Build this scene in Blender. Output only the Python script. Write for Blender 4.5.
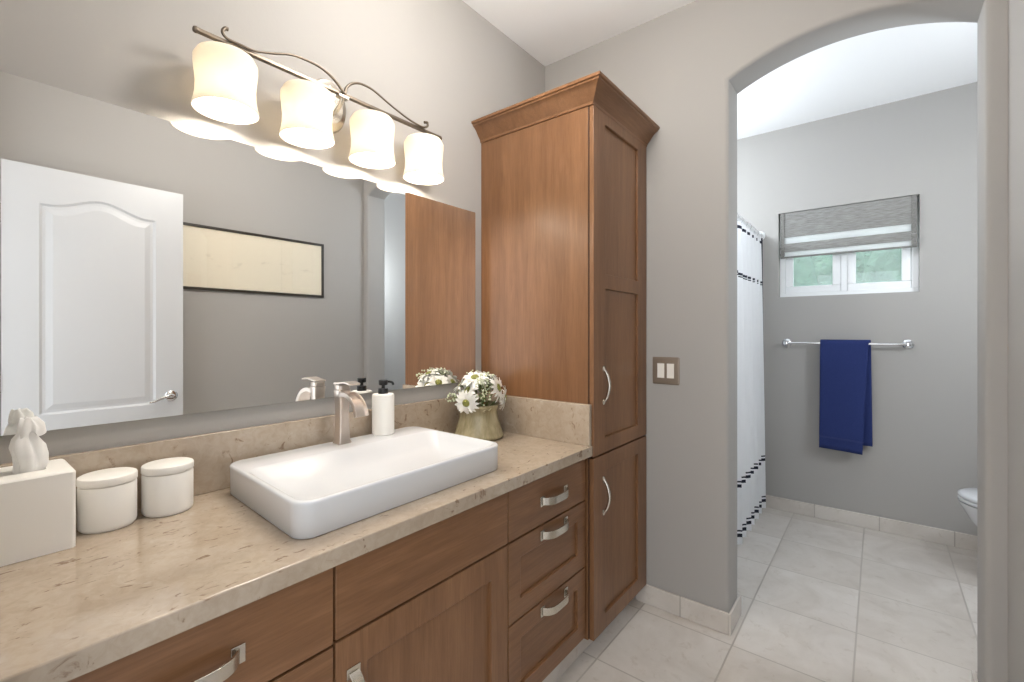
import bpy, bmesh, math, random
from mathutils import Vector, Matrix
random.seed(7)
PI = math.pi
for o in list(bpy.data.objects): bpy.data.objects.remove(o)
SC = bpy.context.scene
COL = SC.collection

# ------------------------------------------------------------------ camera
cam_d = bpy.data.cameras.new('camera'); cam = bpy.data.objects.new('camera', cam_d); COL.objects.link(cam)
cam_d.sensor_width = 36.0; cam_d.lens = 459.0/1024*36; cam_d.clip_start = 0.01
cam_d.shift_y = -8.0/1024
cam.location = (0, 0, 1.31)
cam.rotation_euler = (PI/2, 0, math.radians(38.6-90))
SC.camera = cam

# ------------------------------------------------------------------ world, exposure
W = bpy.data.worlds.new('world'); SC.world = W; W.use_nodes = True
wn = W.node_tree.nodes; wl = W.node_tree.links
bg = wn['Background']; bg.inputs[0].default_value = (0.90, 0.95, 1.0, 1); bg.inputs[1].default_value = 2.3
vs = SC.view_settings
vs.view_transform = 'Standard'; vs.look = 'None'; vs.exposure = 0.22; vs.gamma = 1.0; vs.use_curve_mapping = False

BULB = 92.0          # radiance of the vanity bulbs
FILL_V, FILL_T = 48.0, 54.0   # radiance of the added out-of-frame fill globes: vanity room, toilet room

# ------------------------------------------------------------------ materials
def lin(r, g, b):
    f = lambda v: (v/255/12.92) if v/255 <= .04045 else ((v/255+.055)/1.055)**2.4
    return (f(r), f(g), f(b), 1)

def mat(name, col, rough=.5, metal=0.0, spec=.5, **kw):
    m = bpy.data.materials.new(name); m.use_nodes = True
    p = m.node_tree.nodes['Principled BSDF']
    p.inputs['Base Color'].default_value = col; p.inputs['Roughness'].default_value = rough
    p.inputs['Metallic'].default_value = metal; p.inputs['Specular IOR Level'].default_value = spec
    for k, v in kw.items(): p.inputs[k.replace('_', ' ')].default_value = v
    return m

class NT:
    def __init__(s, m): s.m = m; s.n = m.node_tree.nodes; s.l = m.node_tree.links; s.p = s.n.get('Principled BSDF')
    def new(s, t, **kw):
        n = s.n.new(t)
        for k, v in kw.items(): setattr(n, k, v)
        return n
    def link(s, a, b): s.l.new(a, b)
    def coord(s, scale=(1, 1, 1), out='Object'):
        tc = s.new('ShaderNodeTexCoord'); mp = s.new('ShaderNodeMapping'); mp.inputs['Scale'].default_value = scale
        s.link(tc.outputs[out], mp.inputs[0]); return mp.outputs[0]
    def noise(s, vec, scale, detail=4, rough=.55, dist=0):
        n = s.new('ShaderNodeTexNoise'); n.inputs['Scale'].default_value = scale; n.inputs['Detail'].default_value = detail
        n.inputs['Roughness'].default_value = rough; n.inputs['Distortion'].default_value = dist
        s.link(vec, n.inputs['Vector']); return n.outputs['Fac']
    def ramp(s, fac, stops):
        r = s.new('ShaderNodeValToRGB'); e = r.color_ramp.elements
        while len(e) < len(stops): e.new(.5)
        for i, (p, c) in enumerate(stops): e[i].position = p; e[i].color = c
        s.link(fac, r.inputs[0]); return r.outputs[0]
    def mix(s, fac, a, b, mode='MIX'):
        n = s.new('ShaderNodeMix', data_type='RGBA', blend_type=mode)
        for sock, v in ((n.inputs[0], fac), (n.inputs[6], a), (n.inputs[7], b)):
            if hasattr(v, 'links') or hasattr(v, 'is_output'): s.link(v, sock)
            else: sock.default_value = v
        return n.outputs[2]
    def math(s, op, a, b=None, c=None):
        n = s.new('ShaderNodeMath', operation=op)
        for i, v in enumerate((a, b, c)):
            if v is None: continue
            if hasattr(v, 'is_output'): s.link(v, n.inputs[i])
            else: n.inputs[i].default_value = v
        return n.outputs[0]
    def bump(s, h, strength=.2, dist=.002):
        b = s.new('ShaderNodeBump'); b.inputs['Strength'].default_value = strength; b.inputs['Distance'].default_value = dist
        s.link(h, b.inputs['Height']); s.link(b.outputs[0], s.p.inputs['Normal'])

def paint_mat(name, col, bump=.15):
    m = mat(name, col, .62, spec=.3); t = NT(m)
    v = t.coord(); n = t.noise(v, 90, 3); t.bump(n, bump, .0015)
    return m
M = {}
M['wall'] = paint_mat('grey_wall_paint', lin(169, 166, 162))
M['ceiling'] = paint_mat('white_ceiling_paint', lin(243, 243, 243))
M['white_door'] = mat('white_door_paint', lin(200, 201, 203), .38)
M['trim'] = mat('white_trim_paint', lin(238, 238, 238), .4)

def wood(name, horiz):
    m = mat(name, (1, 1, 1, 1), .32, spec=.5); t = NT(m)
    sc = (1.1, 14, 14) if horiz else (14, 14, 1.1)
    v = t.coord(sc); n1 = t.noise(v, 3.0, 8, .62, .8)
    v2 = t.coord((.5, 6, 6) if horiz else (6, 6, .5)); n2 = t.noise(v2, 1.6, 3, .5, .3)
    v3 = t.coord((6, 140, 140) if horiz else (140, 140, 6)); n3 = t.noise(v3, 2.0, 3, .6)
    c = t.ramp(n1, [(.30, lin(126, 89, 59)), (.52, lin(135, 97, 66)), (.72, lin(144, 105, 74))])
    c2 = t.ramp(n2, [(.3, lin(226, 220, 214)), (.7, (1, 1, 1, 1))])
    c3 = t.ramp(n3, [(.35, lin(238, 234, 230)), (.6, (1, 1, 1, 1))])
    x = t.mix(1.0, c, c2, 'MULTIPLY'); x = t.mix(1.0, x, c3, 'MULTIPLY')
    t.link(x, t.p.inputs['Base Color']); t.bump(n3, .08, .001)
    return m
M['wood_v'] = wood('stained_wood_upright_grain', False)
M['wood_h'] = wood('stained_wood_level_grain', True)
M['gap_shade'] = mat('gap_shade_brown', lin(60, 36, 24), .6)  # dark brown put behind the fronts as shade in the gaps

def quartz():
    m = mat('beige_quartz', (1, 1, 1, 1), .09, spec=.85); t = NT(m)
    v = t.coord(); n1 = t.noise(v, 5, 5, .6, .6); n2 = t.noise(v, 38, 5, .65, 1.2)
    c = t.ramp(n1, [(.3, lin(168, 152, 134)), (.55, lin(178, 163, 145)), (.75, lin(187, 174, 158))])
    v2 = t.coord((1, 2.2, 1)); n3 = t.noise(v2, 20, 6, .6, 1.5)
    f = t.ramp(n3, [(.61, (0, 0, 0, 1)), (.68, (1, 1, 1, 1))])
    x = t.mix(f, c, lin(136, 114, 95)); 
    n4 = t.noise(v, 15, 5, .6, 1.0); f4 = t.ramp(n4, [(.62, (0, 0, 0, 1)), (.72, (1, 1, 1, 1))])
    x = t.mix(t.math('MULTIPLY', f4, .5), x, lin(200, 188, 172))
    f2 = t.ramp(n2, [(.35, lin(242, 239, 236)), (.6, (1, 1, 1, 1))]); x = t.mix(1.0, x, f2, 'MULTIPLY')
    t.link(x, t.p.inputs['Base Color']); return m
M['quartz'] = quartz()

def tile(name, gx, gy, ox, oy, gz=None, base=1.0):
    """Cream stone tiles: grid lines every gx from ox, gy from oy (world metres)."""
    m = mat(name, (1, 1, 1, 1), .30, spec=.45); t = NT(m)
    tc = t.new('ShaderNodeTexCoord'); sp = t.new('ShaderNodeSeparateXYZ'); t.link(tc.outputs['Object'], sp.inputs[0])
    half = .0032
    masks = []; cells = []
    for ax, g, o in (('X', gx, ox), ('Y', gy, oy)):
        if not g: continue
        q = t.math('DIVIDE', t.math('SUBTRACT', sp.outputs[ax], o), g)
        fr = t.math('FRACT', q); cells.append(t.math('FLOOR', q))
        d = t.math('MULTIPLY', t.math('MINIMUM', fr, t.math('SUBTRACT', 1.0, fr)), g)
        masks.append(t.math('LESS_THAN', d, half))
    mk = masks[0]
    for k in masks[1:]: mk = t.math('MAXIMUM', mk, k)
    cb = t.new('ShaderNodeCombineXYZ')
    for i, c in enumerate(cells): t.link(c, cb.inputs[i])
    wn_ = t.new('ShaderNodeTexWhiteNoise', noise_dimensions='3D'); t.link(cb.outputs[0], wn_.inputs['Vector'])
    off = t.new('ShaderNodeVectorMath', operation='SCALE'); t.link(wn_.outputs['Color'], off.inputs[0]); off.inputs['Scale'].default_value = 9
    ad = t.new('ShaderNodeVectorMath', operation='ADD'); t.link(tc.outputs['Object'], ad.inputs[0]); t.link(off.outputs[0], ad.inputs[1])
    n1 = t.noise(ad.outputs[0], 4.0, 6, .6, .8); n2 = t.noise(ad.outputs[0], 22, 6, .65, .6)
    c = t.ramp(n1, [(.3, lin(206, 199, 191)), (.52, lin(217, 211, 204)), (.72, lin(224, 219, 213))])
    f = t.ramp(n2, [(.58, (0, 0, 0, 1)), (.72, (1, 1, 1, 1))])
    x = t.mix(t.math('MULTIPLY', f, .35), c, lin(176, 162, 146))
    tint = t.ramp(wn_.outputs['Value'], [(0, lin(244, 242, 240)), (1, (1, 1, 1, 1))])
    x = t.mix(1.0, x, tint, 'MULTIPLY')
    x = t.mix(mk, x, lin(176, 169, 160))
    t.link(x, t.p.inputs['Base Color'])
    r = t.math('ADD', t.math('MULTIPLY', mk, .4), .27); t.link(r, t.p.inputs['Roughness'])
    t.bump(t.math('SUBTRACT', 1.0, mk), .35, .002)
    return m
M['floor_tile'] = tile('cream_floor_tile', .425, .405, 2.08, .075)
M['base_tile_x'] = tile('cream_base_tile_along_x', .36, None, 1.70, 0)
M['base_tile_y'] = tile('cream_base_tile_along_y', None, .36, 0, .715)

M['ceramic'] = mat('white_ceramic', lin(212, 214, 217), .2, spec=.55)
M['matte_white'] = mat('matte_white_ceramic', lin(240, 238, 233), .42)
M['nickel'] = mat('brushed_nickel', lin(206, 200, 190), .27, 1.0)
M['faucet'] = mat('polished_warm_nickel', lin(226, 214, 204), .28, 1.0)
M['chrome'] = mat('chrome', lin(225, 226, 228), .08, 1.0)
M['iron'] = mat('dark_pewter_rod', lin(118, 108, 96), .38, .9)
M['pewter'] = mat('pewter_bar', lin(158, 150, 140), .35, .9)
M['black'] = mat('black_plastic', lin(24, 24, 25), .35)
M['mirror'] = mat('mirror_silver', (.95, .96, .955, 1), 0.0, 1.0)
M['mirror_edge'] = mat('mirror_edge_glass', lin(150, 160, 155), .1)
M['frame'] = mat('dark_bronze_frame', lin(46, 40, 32), .4)
M['plate'] = mat('taupe_switch_plate', lin(140, 126, 112), .35, .25)
M['rocker'] = mat('white_switch_rocker', lin(238, 234, 226), .35)
M['vinyl'] = mat('white_vinyl', lin(240, 241, 242), .35)
M['leaf'] = mat('sage_leaf', lin(128, 142, 96), .6)
M['stem'] = mat('flower_stem', lin(104, 120, 66), .6)
M['filler'] = mat('pale_green_filler_bloom', lin(214, 220, 190), .7)
M['petal'] = mat('white_petal', lin(250, 249, 243), .6)
M['twig'] = mat('dry_twig', lin(176, 128, 82), .7)
M['grout'] = mat('drain_metal', lin(190, 190, 190), .2, 1.0)

def flower_center():
    m = mat('olive_flower_centre', (1, 1, 1, 1), .7); t = NT(m)
    n = t.noise(t.coord(), 260, 2); t.link(t.ramp(n, [(.35, lin(92, 98, 42)), (.65, lin(160, 160, 84))]), t.p.inputs['Base Color'])
    t.bump(n, .8, .003); return m
M['flower_centre'] = flower_center()
def glaze():
    m = mat('olive_glaze', (1, 1, 1, 1), .22); t = NT(m)
    v = t.coord((5, 5, 1.2)); n = t.noise(v, 9, 4, .6, .5)
    t.link(t.ramp(n, [(.3, lin(138, 128, 98)), (.6, lin(162, 153, 123)), (.8, lin(178, 170, 142))]), t.p.inputs['Base Color']); return m
M['glaze'] = glaze()
def fabric(name, c1, c2, sc=(300, 300, 300), rough=.9, bump=.5, trans=0):
    m = mat(name, (1, 1, 1, 1), rough, spec=.2); t = NT(m)
    n = t.noise(t.coord(sc), 1.0, 4, .6); x = t.ramp(n, [(.35, c1), (.65, c2)]); t.link(x, t.p.inputs['Base Color']); t.bump(n, bump, .002)
    if trans:
        tr = t.new('ShaderNodeBsdfTranslucent'); t.link(x, tr.inputs[0]); mx = t.new('ShaderNodeMixShader'); mx.inputs[0].default_value = trans
        t.link(t.p.outputs[0], mx.inputs[1]); t.link(tr.outputs[0], mx.inputs[2]); t.link(mx.outputs[0], t.n['Material Output'].inputs[0])
    return m
M['towel'] = fabric('navy_terry', lin(36, 47, 92), lin(52, 64, 116), (420, 420, 420), 1.0, .9)
M['towel_band'] = fabric('navy_flat_band', lin(44, 55, 102), lin(54, 66, 116), (60, 60, 900), .7, .3)
M['woven'] = fabric('grey_woven_shade', lin(136, 134, 130), lin(176, 174, 170), (18, 18, 420), .9, .6, .25)
M['sheer'] = fabric('sheer_white_shade', lin(236, 236, 236), lin(250, 250, 250), (18, 14, 420), .9, .3, .6)
M['hem'] = fabric('grey_tape', lin(112, 110, 106), lin(136, 134, 130), (100, 100, 100), .9, .3)
M['tissue'] = fabric('tissue_paper', lin(246, 246, 245), lin(252, 252, 251), (40, 40, 40), .9, .2, .35)
M['black_trim'] = fabric('black_cord', lin(30, 32, 44), lin(48, 50, 62), (300, 300, 300), .9, .4)

def curtain_mat():
    m = mat('white_curtain_with_dark_stripes', (1, 1, 1, 1), .85, spec=.2); t = NT(m)
    tc = t.new('ShaderNodeTexCoord'); sp = t.new('ShaderNodeSeparateXYZ'); t.link(tc.outputs['Object'], sp.inputs[0])
    z = sp.outputs['Z']; mk = None
    wob = t.math('MULTIPLY', t.math('SUBTRACT', t.noise(t.coord((3, 3, 0)), 4, 2), .5), .02)
    z = t.math('ADD', z, wob)
    for c, h in ((.050, .011), (.078, .005), (.352, .010), (.378, .005), (1.965, .010), (1.665, .008), (1.648, .004)):
        k = t.math('LESS_THAN', t.math('ABSOLUTE', t.math('SUBTRACT', z, c)), h)
        mk = k if mk is None else t.math('MAXIMUM', mk, k)
    ux = t.math('FRACT', t.math('DIVIDE', t.math('ADD', sp.outputs['X'], 10.02), .128)); mk = t.math('MULTIPLY', mk, t.math('LESS_THAN', ux, .52))
    x = t.mix(mk, lin(238, 239, 241), lin(44, 46, 58)); t.link(x, t.p.inputs['Base Color'])
    tr = t.new('ShaderNodeBsdfTranslucent'); t.link(x, tr.inputs[0]); mx = t.new('ShaderNodeMixShader'); mx.inputs[0].default_value = .2
    t.link(t.p.outputs[0], mx.inputs[1]); t.link(tr.outputs[0], mx.inputs[2]); t.link(mx.outputs[0], t.n['Material Output'].inputs[0])
    return m
M['curtain'] = curtain_mat()

def shade_mat():
    m = bpy.data.materials.new('alabaster_glass_shade'); m.use_nodes = True; t = NT(m); t.n.remove(t.p)
    d = t.new('ShaderNodeBsdfDiffuse'); d.inputs[0].default_value = (.88, .85, .79, 1)
    tr = t.new('ShaderNodeBsdfTranslucent'); tr.inputs[0].default_value = (.48, .45, .395, 1)
    mx = t.new('ShaderNodeMixShader'); mx.inputs[0].default_value = .5
    t.link(d.outputs[0], mx.inputs[1]); t.link(tr.outputs[0], mx.inputs[2]); t.link(mx.outputs[0], t.n['Material Output'].inputs[0])
    return m
M['shade'] = shade_mat()
def emit(name, col, s):
    m = bpy.data.materials.new(name); m.use_nodes = True; t = NT(m); t.n.remove(t.p)
    e = t.new('ShaderNodeEmission'); e.inputs[0].default_value = col; e.inputs[1].default_value = s
    t.link(e.outputs[0], t.n['Material Output'].inputs[0]); return m
M['bulb'] = emit('warm_bulb', (1, .89, .76, 1), BULB)
M['fill_v'] = emit('warm_fill_glow', (1, .95, .89, 1), FILL_V)  # glow of the added fill globe in the vanity room
M['fill_t'] = emit('cool_fill_glow', (.84, .92, 1, 1), FILL_T)  # cool glow of the added fill globes in the toilet room

def pane_mat(name, refl=.06, tint=(1, 1, 1, 1), haze=0):
    m = bpy.data.materials.new(name); m.use_nodes = True; t = NT(m); t.n.remove(t.p)
    a = t.new('ShaderNodeBsdfTransparent'); a.inputs[0].default_value = tint
    g = t.new('ShaderNodeBsdfGlossy'); g.inputs['Roughness'].default_value = .0
    mx = t.new('ShaderNodeMixShader'); mx.inputs[0].default_value = refl; t.link(a.outputs[0], mx.inputs[1]); t.link(g.outputs[0], mx.inputs[2])
    out = mx.outputs[0]
    if haze:
        d = t.new('ShaderNodeBsdfTranslucent'); d.inputs[0].default_value = (.9, .95, .95, 1)
        m2 = t.new('ShaderNodeMixShader'); m2.inputs[0].default_value = haze
        t.link(out, m2.inputs[1]); t.link(d.outputs[0], m2.inputs[2]); out = m2.outputs[0]
    t.link(out, t.n['Material Output'].inputs[0]); return m
M['pane'] = pane_mat('window_pane', haze=.22, tint=(.92, 1, .98, 1))
M['glazing'] = pane_mat('picture_glass')

def print_mat():
    m = mat('cream_print', (1, 1, 1, 1), .7); t = NT(m)
    v = t.coord((6, 1, 16)); n = t.noise(v, 2.2, 5, .6)
    sp = t.new('ShaderNodeSeparateXYZ'); tc = t.new('ShaderNodeTexCoord'); t.link(tc.outputs['Object'], sp.inputs[0])
    band = t.math('LESS_THAN', t.math('ABSOLUTE', t.math('SUBTRACT', sp.outputs['Z'], -.01)), .045)
    f = t.math('MULTIPLY', t.ramp(n, [(.58, (0, 0, 0, 1)), (.70, (1, 1, 1, 1))]), t.math('MULTIPLY', band, .3))
    t.link(t.mix(f, lin(240, 231, 210), lin(180, 168, 148)), t.p.inputs['Base Color']); return m
M['print'] = print_mat()
def foliage_mat():
    m = mat('hedge_leaf', (1, 1, 1, 1), .6); t = NT(m); n = t.noise(t.coord(), 7, 3)
    x = t.ramp(n, [(.35, lin(52, 110, 84)), (.65, lin(112, 164, 130))]); t.link(x, t.p.inputs['Base Color']); return m
M['hedge'] = foliage_mat()
M['ground'] = mat('outside_ground', lin(150, 140, 120), .9)

# ------------------------------------------------------------------ mesh helpers
def box(bm, x0, x1, y0, y1, z0, z1, mi=0):
    vs_ = [bm.verts.new(p) for p in ((x0, y0, z0), (x1, y0, z0), (x1, y1, z0), (x0, y1, z0), (x0, y0, z1), (x1, y0, z1), (x1, y1, z1), (x0, y1, z1))]
    for q in ((3, 2, 1, 0), (4, 5, 6, 7), (0, 1, 5, 4), (1, 2, 6, 5), (2, 3, 7, 6), (3, 0, 4, 7)):
        f = bm.faces.new([vs_[i] for i in q]); f.material_index = mi
def lathe(bm, prof, c=(0, 0, 0), n=40, axis='Z', sx=1, sy=1):
    rings = []
    for r, h in prof:
        ring = []
        if r < 1e-6:
            ring = [bm.verts.new(_ax(0, 0, h, c, axis))]
        else:
            for i in range(n):
                a = 2*PI*i/n; ring.append(bm.verts.new(_ax(r*math.cos(a)*sx, r*math.sin(a)*sy, h, c, axis)))
        rings.append(ring)
    for a, b in zip(rings, rings[1:]):
        for i in range(n):
            j = (i+1) % n
            if len(a) == 1 and len(b) == 1: continue
            if len(a) == 1: bm.faces.new((a[0], b[j], b[i]))
            elif len(b) == 1: bm.faces.new((a[i], a[j], b[0]))
            else: bm.faces.new((a[i], a[j], b[j], b[i]))
    for ring in (rings[0], rings[-1]):
        if len(ring) > 1 and rings[0] is not rings[-1]:
            pass
    return rings
def _ax(x, y, h, c, axis):
    if axis == 'Z': return (c[0]+x, c[1]+y, c[2]+h)
    if axis == 'Y': return (c[0]+x, c[1]+h, c[2]+y)
    return (c[0]+h, c[1]+x, c[2]+y)
def tube(bm, pts, r, n=10, caps=True, closed=False):
    pts = [Vector(p) for p in pts]; m = len(pts); rings = []
    rr = r if isinstance(r, (list, tuple)) else [r]*m
    up = None
    for i, p in enumerate(pts):
        t = (pts[min(i+1, m-1)]-pts[max(i-1, 0)])
        if t.length < 1e-9: t = Vector((0, 0, 1))
        t.normalize()
        if up is None: up = Vector((0, 0, 1)) if abs(t.z) < .9 else Vector((1, 0, 0))
        s = t.cross(up)
        if s.length < 1e-6: up = Vector((0, 1, 0)); s = t.cross(up)
        s.normalize(); up = s.cross(t).normalized()
        rings.append([bm.verts.new(p+(s*math.cos(2*PI*k/n)+up*math.sin(2*PI*k/n))*rr[i]) for k in range(n)])
    for a, b in zip(rings, rings[1:]):
        for k in range(n): bm.faces.new((a[k], a[(k+1) % n], b[(k+1) % n], b[k]))
    if caps: bm.faces.new(rings[0][::-1]); bm.faces.new(rings[-1])
def smooth_path(pts, n=8):
    out = []; P = [Vector(p) for p in pts]
    for i in range(len(P)-1):
        p0, p1, p2, p3 = P[max(i-1, 0)], P[i], P[i+1], P[min(i+2, len(P)-1)]
        for k in range(n):
            t = k/n
            out.append(.5*((2*p1)+(p2-p0)*t+(2*p0-5*p1+4*p2-p3)*t*t+(3*p1-p0-3*p2+p3)*t**3))
    out.append(P[-1]); return out
def prism(bm, poly, lo, hi, axis):
    """polygon of 2-D points extruded along axis ('X': poly is (y,z); 'Y': (x,z); 'Z': (x,y))."""
    f = {'X': lambda p, h: (h, p[0], p[1]), 'Y': lambda p, h: (p[0], h, p[1]), 'Z': lambda p, h: (p[0], p[1], h)}[axis]
    a = [bm.verts.new(f(p, lo)) for p in poly]; b = [bm.verts.new(f(p, hi)) for p in poly]
    n = len(poly)
    for i in range(n): bm.faces.new((a[i], a[(i+1) % n], b[(i+1) % n], b[i]))
    bm.faces.new(a[::-1]); bm.faces.new(b)
def ribbon(bm, pts, wvec, th):
    """flat strip following pts (Vectors), width vector wvec, thickness th across the path's normal."""
    pts = [Vector(p) for p in pts]; wv = Vector(wvec); rings = []
    for i, p in enumerate(pts):
        t = (pts[min(i+1, len(pts)-1)]-pts[max(i-1, 0)]).normalized(); n = t.cross(wv).normalized()*th/2
        rings.append([bm.verts.new(p+s*wv/2+q*n) for s, q in ((-1, -1), (1, -1), (1, 1), (-1, 1))])
    for a, b in zip(rings, rings[1:]):
        for k in range(4): bm.faces.new((a[k], a[(k+1) % 4], b[(k+1) % 4], b[k]))
    bm.faces.new(rings[0][::-1]); bm.faces.new(rings[-1])
def rrect(x0, x1, y0, y1, r, n=6):
    pts = []
    for cx, cy, a0 in ((x1-r, y1-r, 0), (x0+r, y1-r, PI/2), (x0+r, y0+r, PI), (x1-r, y0+r, 1.5*PI)):
        for k in range(n+1): a = a0+PI/2*k/n; pts.append((cx+r*math.cos(a), cy+r*math.sin(a)))
    return pts
def loft(bm, loops, cap0=True, cap1=True):
    R = [[bm.verts.new(p) for p in L] for L in loops]; n = len(R[0])
    for a, b in zip(R, R[1:]):
        for k in range(n): bm.faces.new((a[k], a[(k+1) % n], b[(k+1) % n], b[k]))
    if cap0: bm.faces.new(R[0][::-1])
    if cap1: bm.faces.new(R[-1])
    return R

def thing(name, label, cat, loc, group=None):
    o = bpy.data.objects.new(name, None); COL.objects.link(o); o.location = loc; o.empty_display_size = .05
    tag(o, label, cat, group); return o
def tag(o, label=None, cat=None, group=None, kind=None):
    if label: o['label'] = label
    if cat: o['category'] = cat
    if group: o['group'] = group
    if kind: o['kind'] = kind
    return o
def root_of(p):
    v = Vector((0, 0, 0))
    while p is not None: v += p.location; p = p.parent
    return v
def obj(name, bm, m, parent=None, bevel=0, seg=2, smooth=True, origin=None, label=None, angle=40, subd=0):
    """verts are given in world metres; the mesh is stored relative to its parent (or its own origin)."""
    bmesh.ops.recalc_face_normals(bm, faces=bm.faces)
    off = root_of(parent) if parent else Vector((0, 0, 0))
    org = Vector(origin) if origin is not None else off
    bmesh.ops.translate(bm, verts=bm.verts, vec=-org)
    me = bpy.data.meshes.new(name); bm.to_mesh(me); bm.free()
    o = bpy.data.objects.new(name, me); COL.objects.link(o)
    for x in (m if isinstance(m, (list, tuple)) else [m]): me.materials.append(x)
    if smooth:
        me.polygons.foreach_set('use_smooth', [True]*len(me.polygons))
        me.set_sharp_from_angle(angle=math.radians(angle))
    if bevel:
        b = o.modifiers.new('bevel', 'BEVEL'); b.width = bevel; b.segments = seg; b.limit_method = 'ANGLE'; b.angle_limit = math.radians(40)
        b.harden_normals = True
    if subd:
        s = o.modifiers.new('sub', 'SUBSURF'); s.levels = subd; s.render_levels = subd
    if parent: o.parent = parent
    o.location = org-off
    if label: o['label'] = label
    return o
def copy_tree(o, loc=None, parent=None, label=None, group=None):
    c = o.copy(); COL.objects.link(c)
    if parent is not None: c.parent = parent
    if loc is not None: c.location = loc
    if label: c['label'] = label
    if group: c['group'] = group
    for ch in list(o.children):
        if ch.name in COL.objects: copy_tree(ch, None, c)
    return c
B = bmesh.new

# ------------------------------------------------------------------ the room
YM = 1.477; YO = -.325; XA, XB = 2.15, 2.325; XF = 3.90; YR = -1.12; YT = 1.50; ZC = 2.82; WT = .15
def struct(name, bm, m, bevel=0, **k):
    o = obj(name, bm, m, bevel=bevel, **k); o['kind'] = 'structure'; return o

b = B(); box(b, -1.4, XF+WT, YR-WT, YT+WT, -.12, 0); struct('floor', b, M['floor_tile'])
b = B(); box(b, -.14, XF+WT, YR-WT, YT+WT, ZC, ZC+.1); struct('ceiling', b, M['ceiling'])
b = B(); box(b, -.14, XA, YM, YM+WT, 0, ZC); struct('wall_mirror', b, M['wall'])
b = B(); box(b, -.14, XA, YO-WT, YO, 0, ZC); struct('wall_opposite', b, M['wall'])
# entry wall with the doorway the photograph looks in from
b = B(); box(b, -.14, 0, .70, YM, 0, ZC); box(b, -.14, 0, -.20, .70, 2.16, ZC); box(b, -.14, .17, YO, -.20, 0, ZC)
struct('wall_entry', b, M['wall'])
# arch wall
AY0, AY1, ASP, ATOP = -.275, .510, 2.415, 2.508
ch = (AY1-AY0)/2; sag = ATOP-ASP; R = (ch*ch+sag*sag)/(2*sag); cy = (AY0+AY1)/2; cz = ATOP-R
a1 = math.asin(ch/R)
arc = [(cy+R*math.sin(a1-2*a1*k/28), cz+R*math.cos(a1-2*a1*k/28)) for k in range(29)]
poly = [(YT+WT, 0), (YT+WT, ZC), (YR-WT, ZC), (YR-WT, 0), (AY0, 0)] + arc[::-1] + [(AY1, 0)]
b = B(); prism(b, poly, XA, XB, 'X')
bmesh.ops.recalc_face_normals(b, faces=b.faces)
es = []
for e in b.edges:
    v1, v2 = e.verts[0].co, e.verts[1].co
    if abs(v1.x-v2.x) < 1e-6 and all(AY0-1e-4 <= v.y <= AY1+1e-4 and v.z < ATOP+.01 for v in (v1, v2)) and not (abs(v1.z) < 1e-6 and abs(v2.z) < 1e-6):
        es.append(e)
bmesh.ops.bevel(b, geom=es, offset=.018, segments=4, profile=.5, affect='EDGES')
struct('wall_arch', b, M['wall'], angle=35)
# far room shell with the window opening
WY0, WY1, WZ0, WZ1 = -.205, .580, 1.575, 2.195
b = B(); box(b, XF, XF+WT, YR-WT, WY0, 0, ZC); box(b, XF, XF+WT, WY1, YT+WT, 0, ZC); box(b, XF, XF+WT, WY0, WY1, 0, WZ0); box(b, XF, XF+WT, WY0, WY1, WZ1, ZC)
struct('wall_window', b, M['wall'])
b = B(); box(b, XB, XF, YR-WT, YR, 0, ZC); struct('wall_toilet', b, M['wall'])
b = B(); box(b, XB, XF, YT, YT+WT, 0, ZC); struct('wall_bathtub', b, M['wall'])
# tiled baseboards
HB = .092; TB = .012
def baseboard(name, x0, x1, y0, y1, m):
    b = B(); box(b, x0, x1, y0, y1, 0, HB); return struct(name, b, M[m], bevel=.003)
b = B(); box(b, XA-TB, XA, AY1-.001, .93, 0, HB); box(b, XA-TB, XB+TB, AY1-TB, AY1-.001, 0, HB); struct('baseboard_arch_left', b, M['base_tile_y'], bevel=.003)
b = B(); box(b, XA-TB, XA, YO, AY0+.001, 0, HB); box(b, XA-TB, XB+TB, AY0+.001, AY0+TB, 0, HB); struct('baseboard_arch_right', b, M['base_tile_y'], bevel=.003)
baseboard('baseboard_window', XF-TB, XF, YR, .755, 'base_tile_y')
baseboard('baseboard_opposite', .17, XA-TB, YO, YO+TB, 'base_tile_x')
baseboard('baseboard_toilet', XB, XF-TB, YR, YR+TB, 'base_tile_x')
# window unit
win = bpy.data.objects.new('window_1', None); COL.objects.link(win); win.location = (3.98, .19, WZ0); win['kind'] = 'structure'
b = B(); X0, X1 = 3.965, 4.03
box(b, X0, X1, WY0, WY1, WZ0, WZ0+.03); box(b, X0, X1, WY0, WY1, WZ1-.03, WZ1); box(b, X0, X1, WY0, WY0+.035, WZ0+.03, WZ1-.03); box(b, X0, X1, WY1-.035, WY1, WZ0+.03, WZ1-.03)
box(b, X0+.004, X1, .172, .206, WZ0+.03, WZ1-.03)
obj('window_frame', b, M['vinyl'], win, bevel=.003)
for y0, y1, xo in ((.206, WY1-.035, .010), (WY0+.035, .172, .018)):
    b = B(); z0, z1 = WZ0+.03, WZ1-.03; w = .050
    box(b, X0+xo, X0+xo+.03, y0, y1, z0, z0+w); box(b, X0+xo, X0+xo+.03, y0, y1, z1-w, z1); box(b, X0+xo, X0+xo+.03, y0, y0+w, z0+w, z1-w); box(b, X0+xo, X0+xo+.03, y1-w, y1, z0+w, z1-w)
    s = obj('window_sash', b, M['vinyl'], win, bevel=.006, seg=3)
    b = B(); box(b, X0+xo+.012, X0+xo+.016, y0+w-.004, y1-w+.004, z0+w-.004, z1-w+.004); obj('pane', b, M['pane'], s)
# outside: ground and a hedge close to the window
b = B(); box(b, 4.06, 9, -5, 6, -.12, -.02); struct('floor_outside', b, M['ground'])

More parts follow.
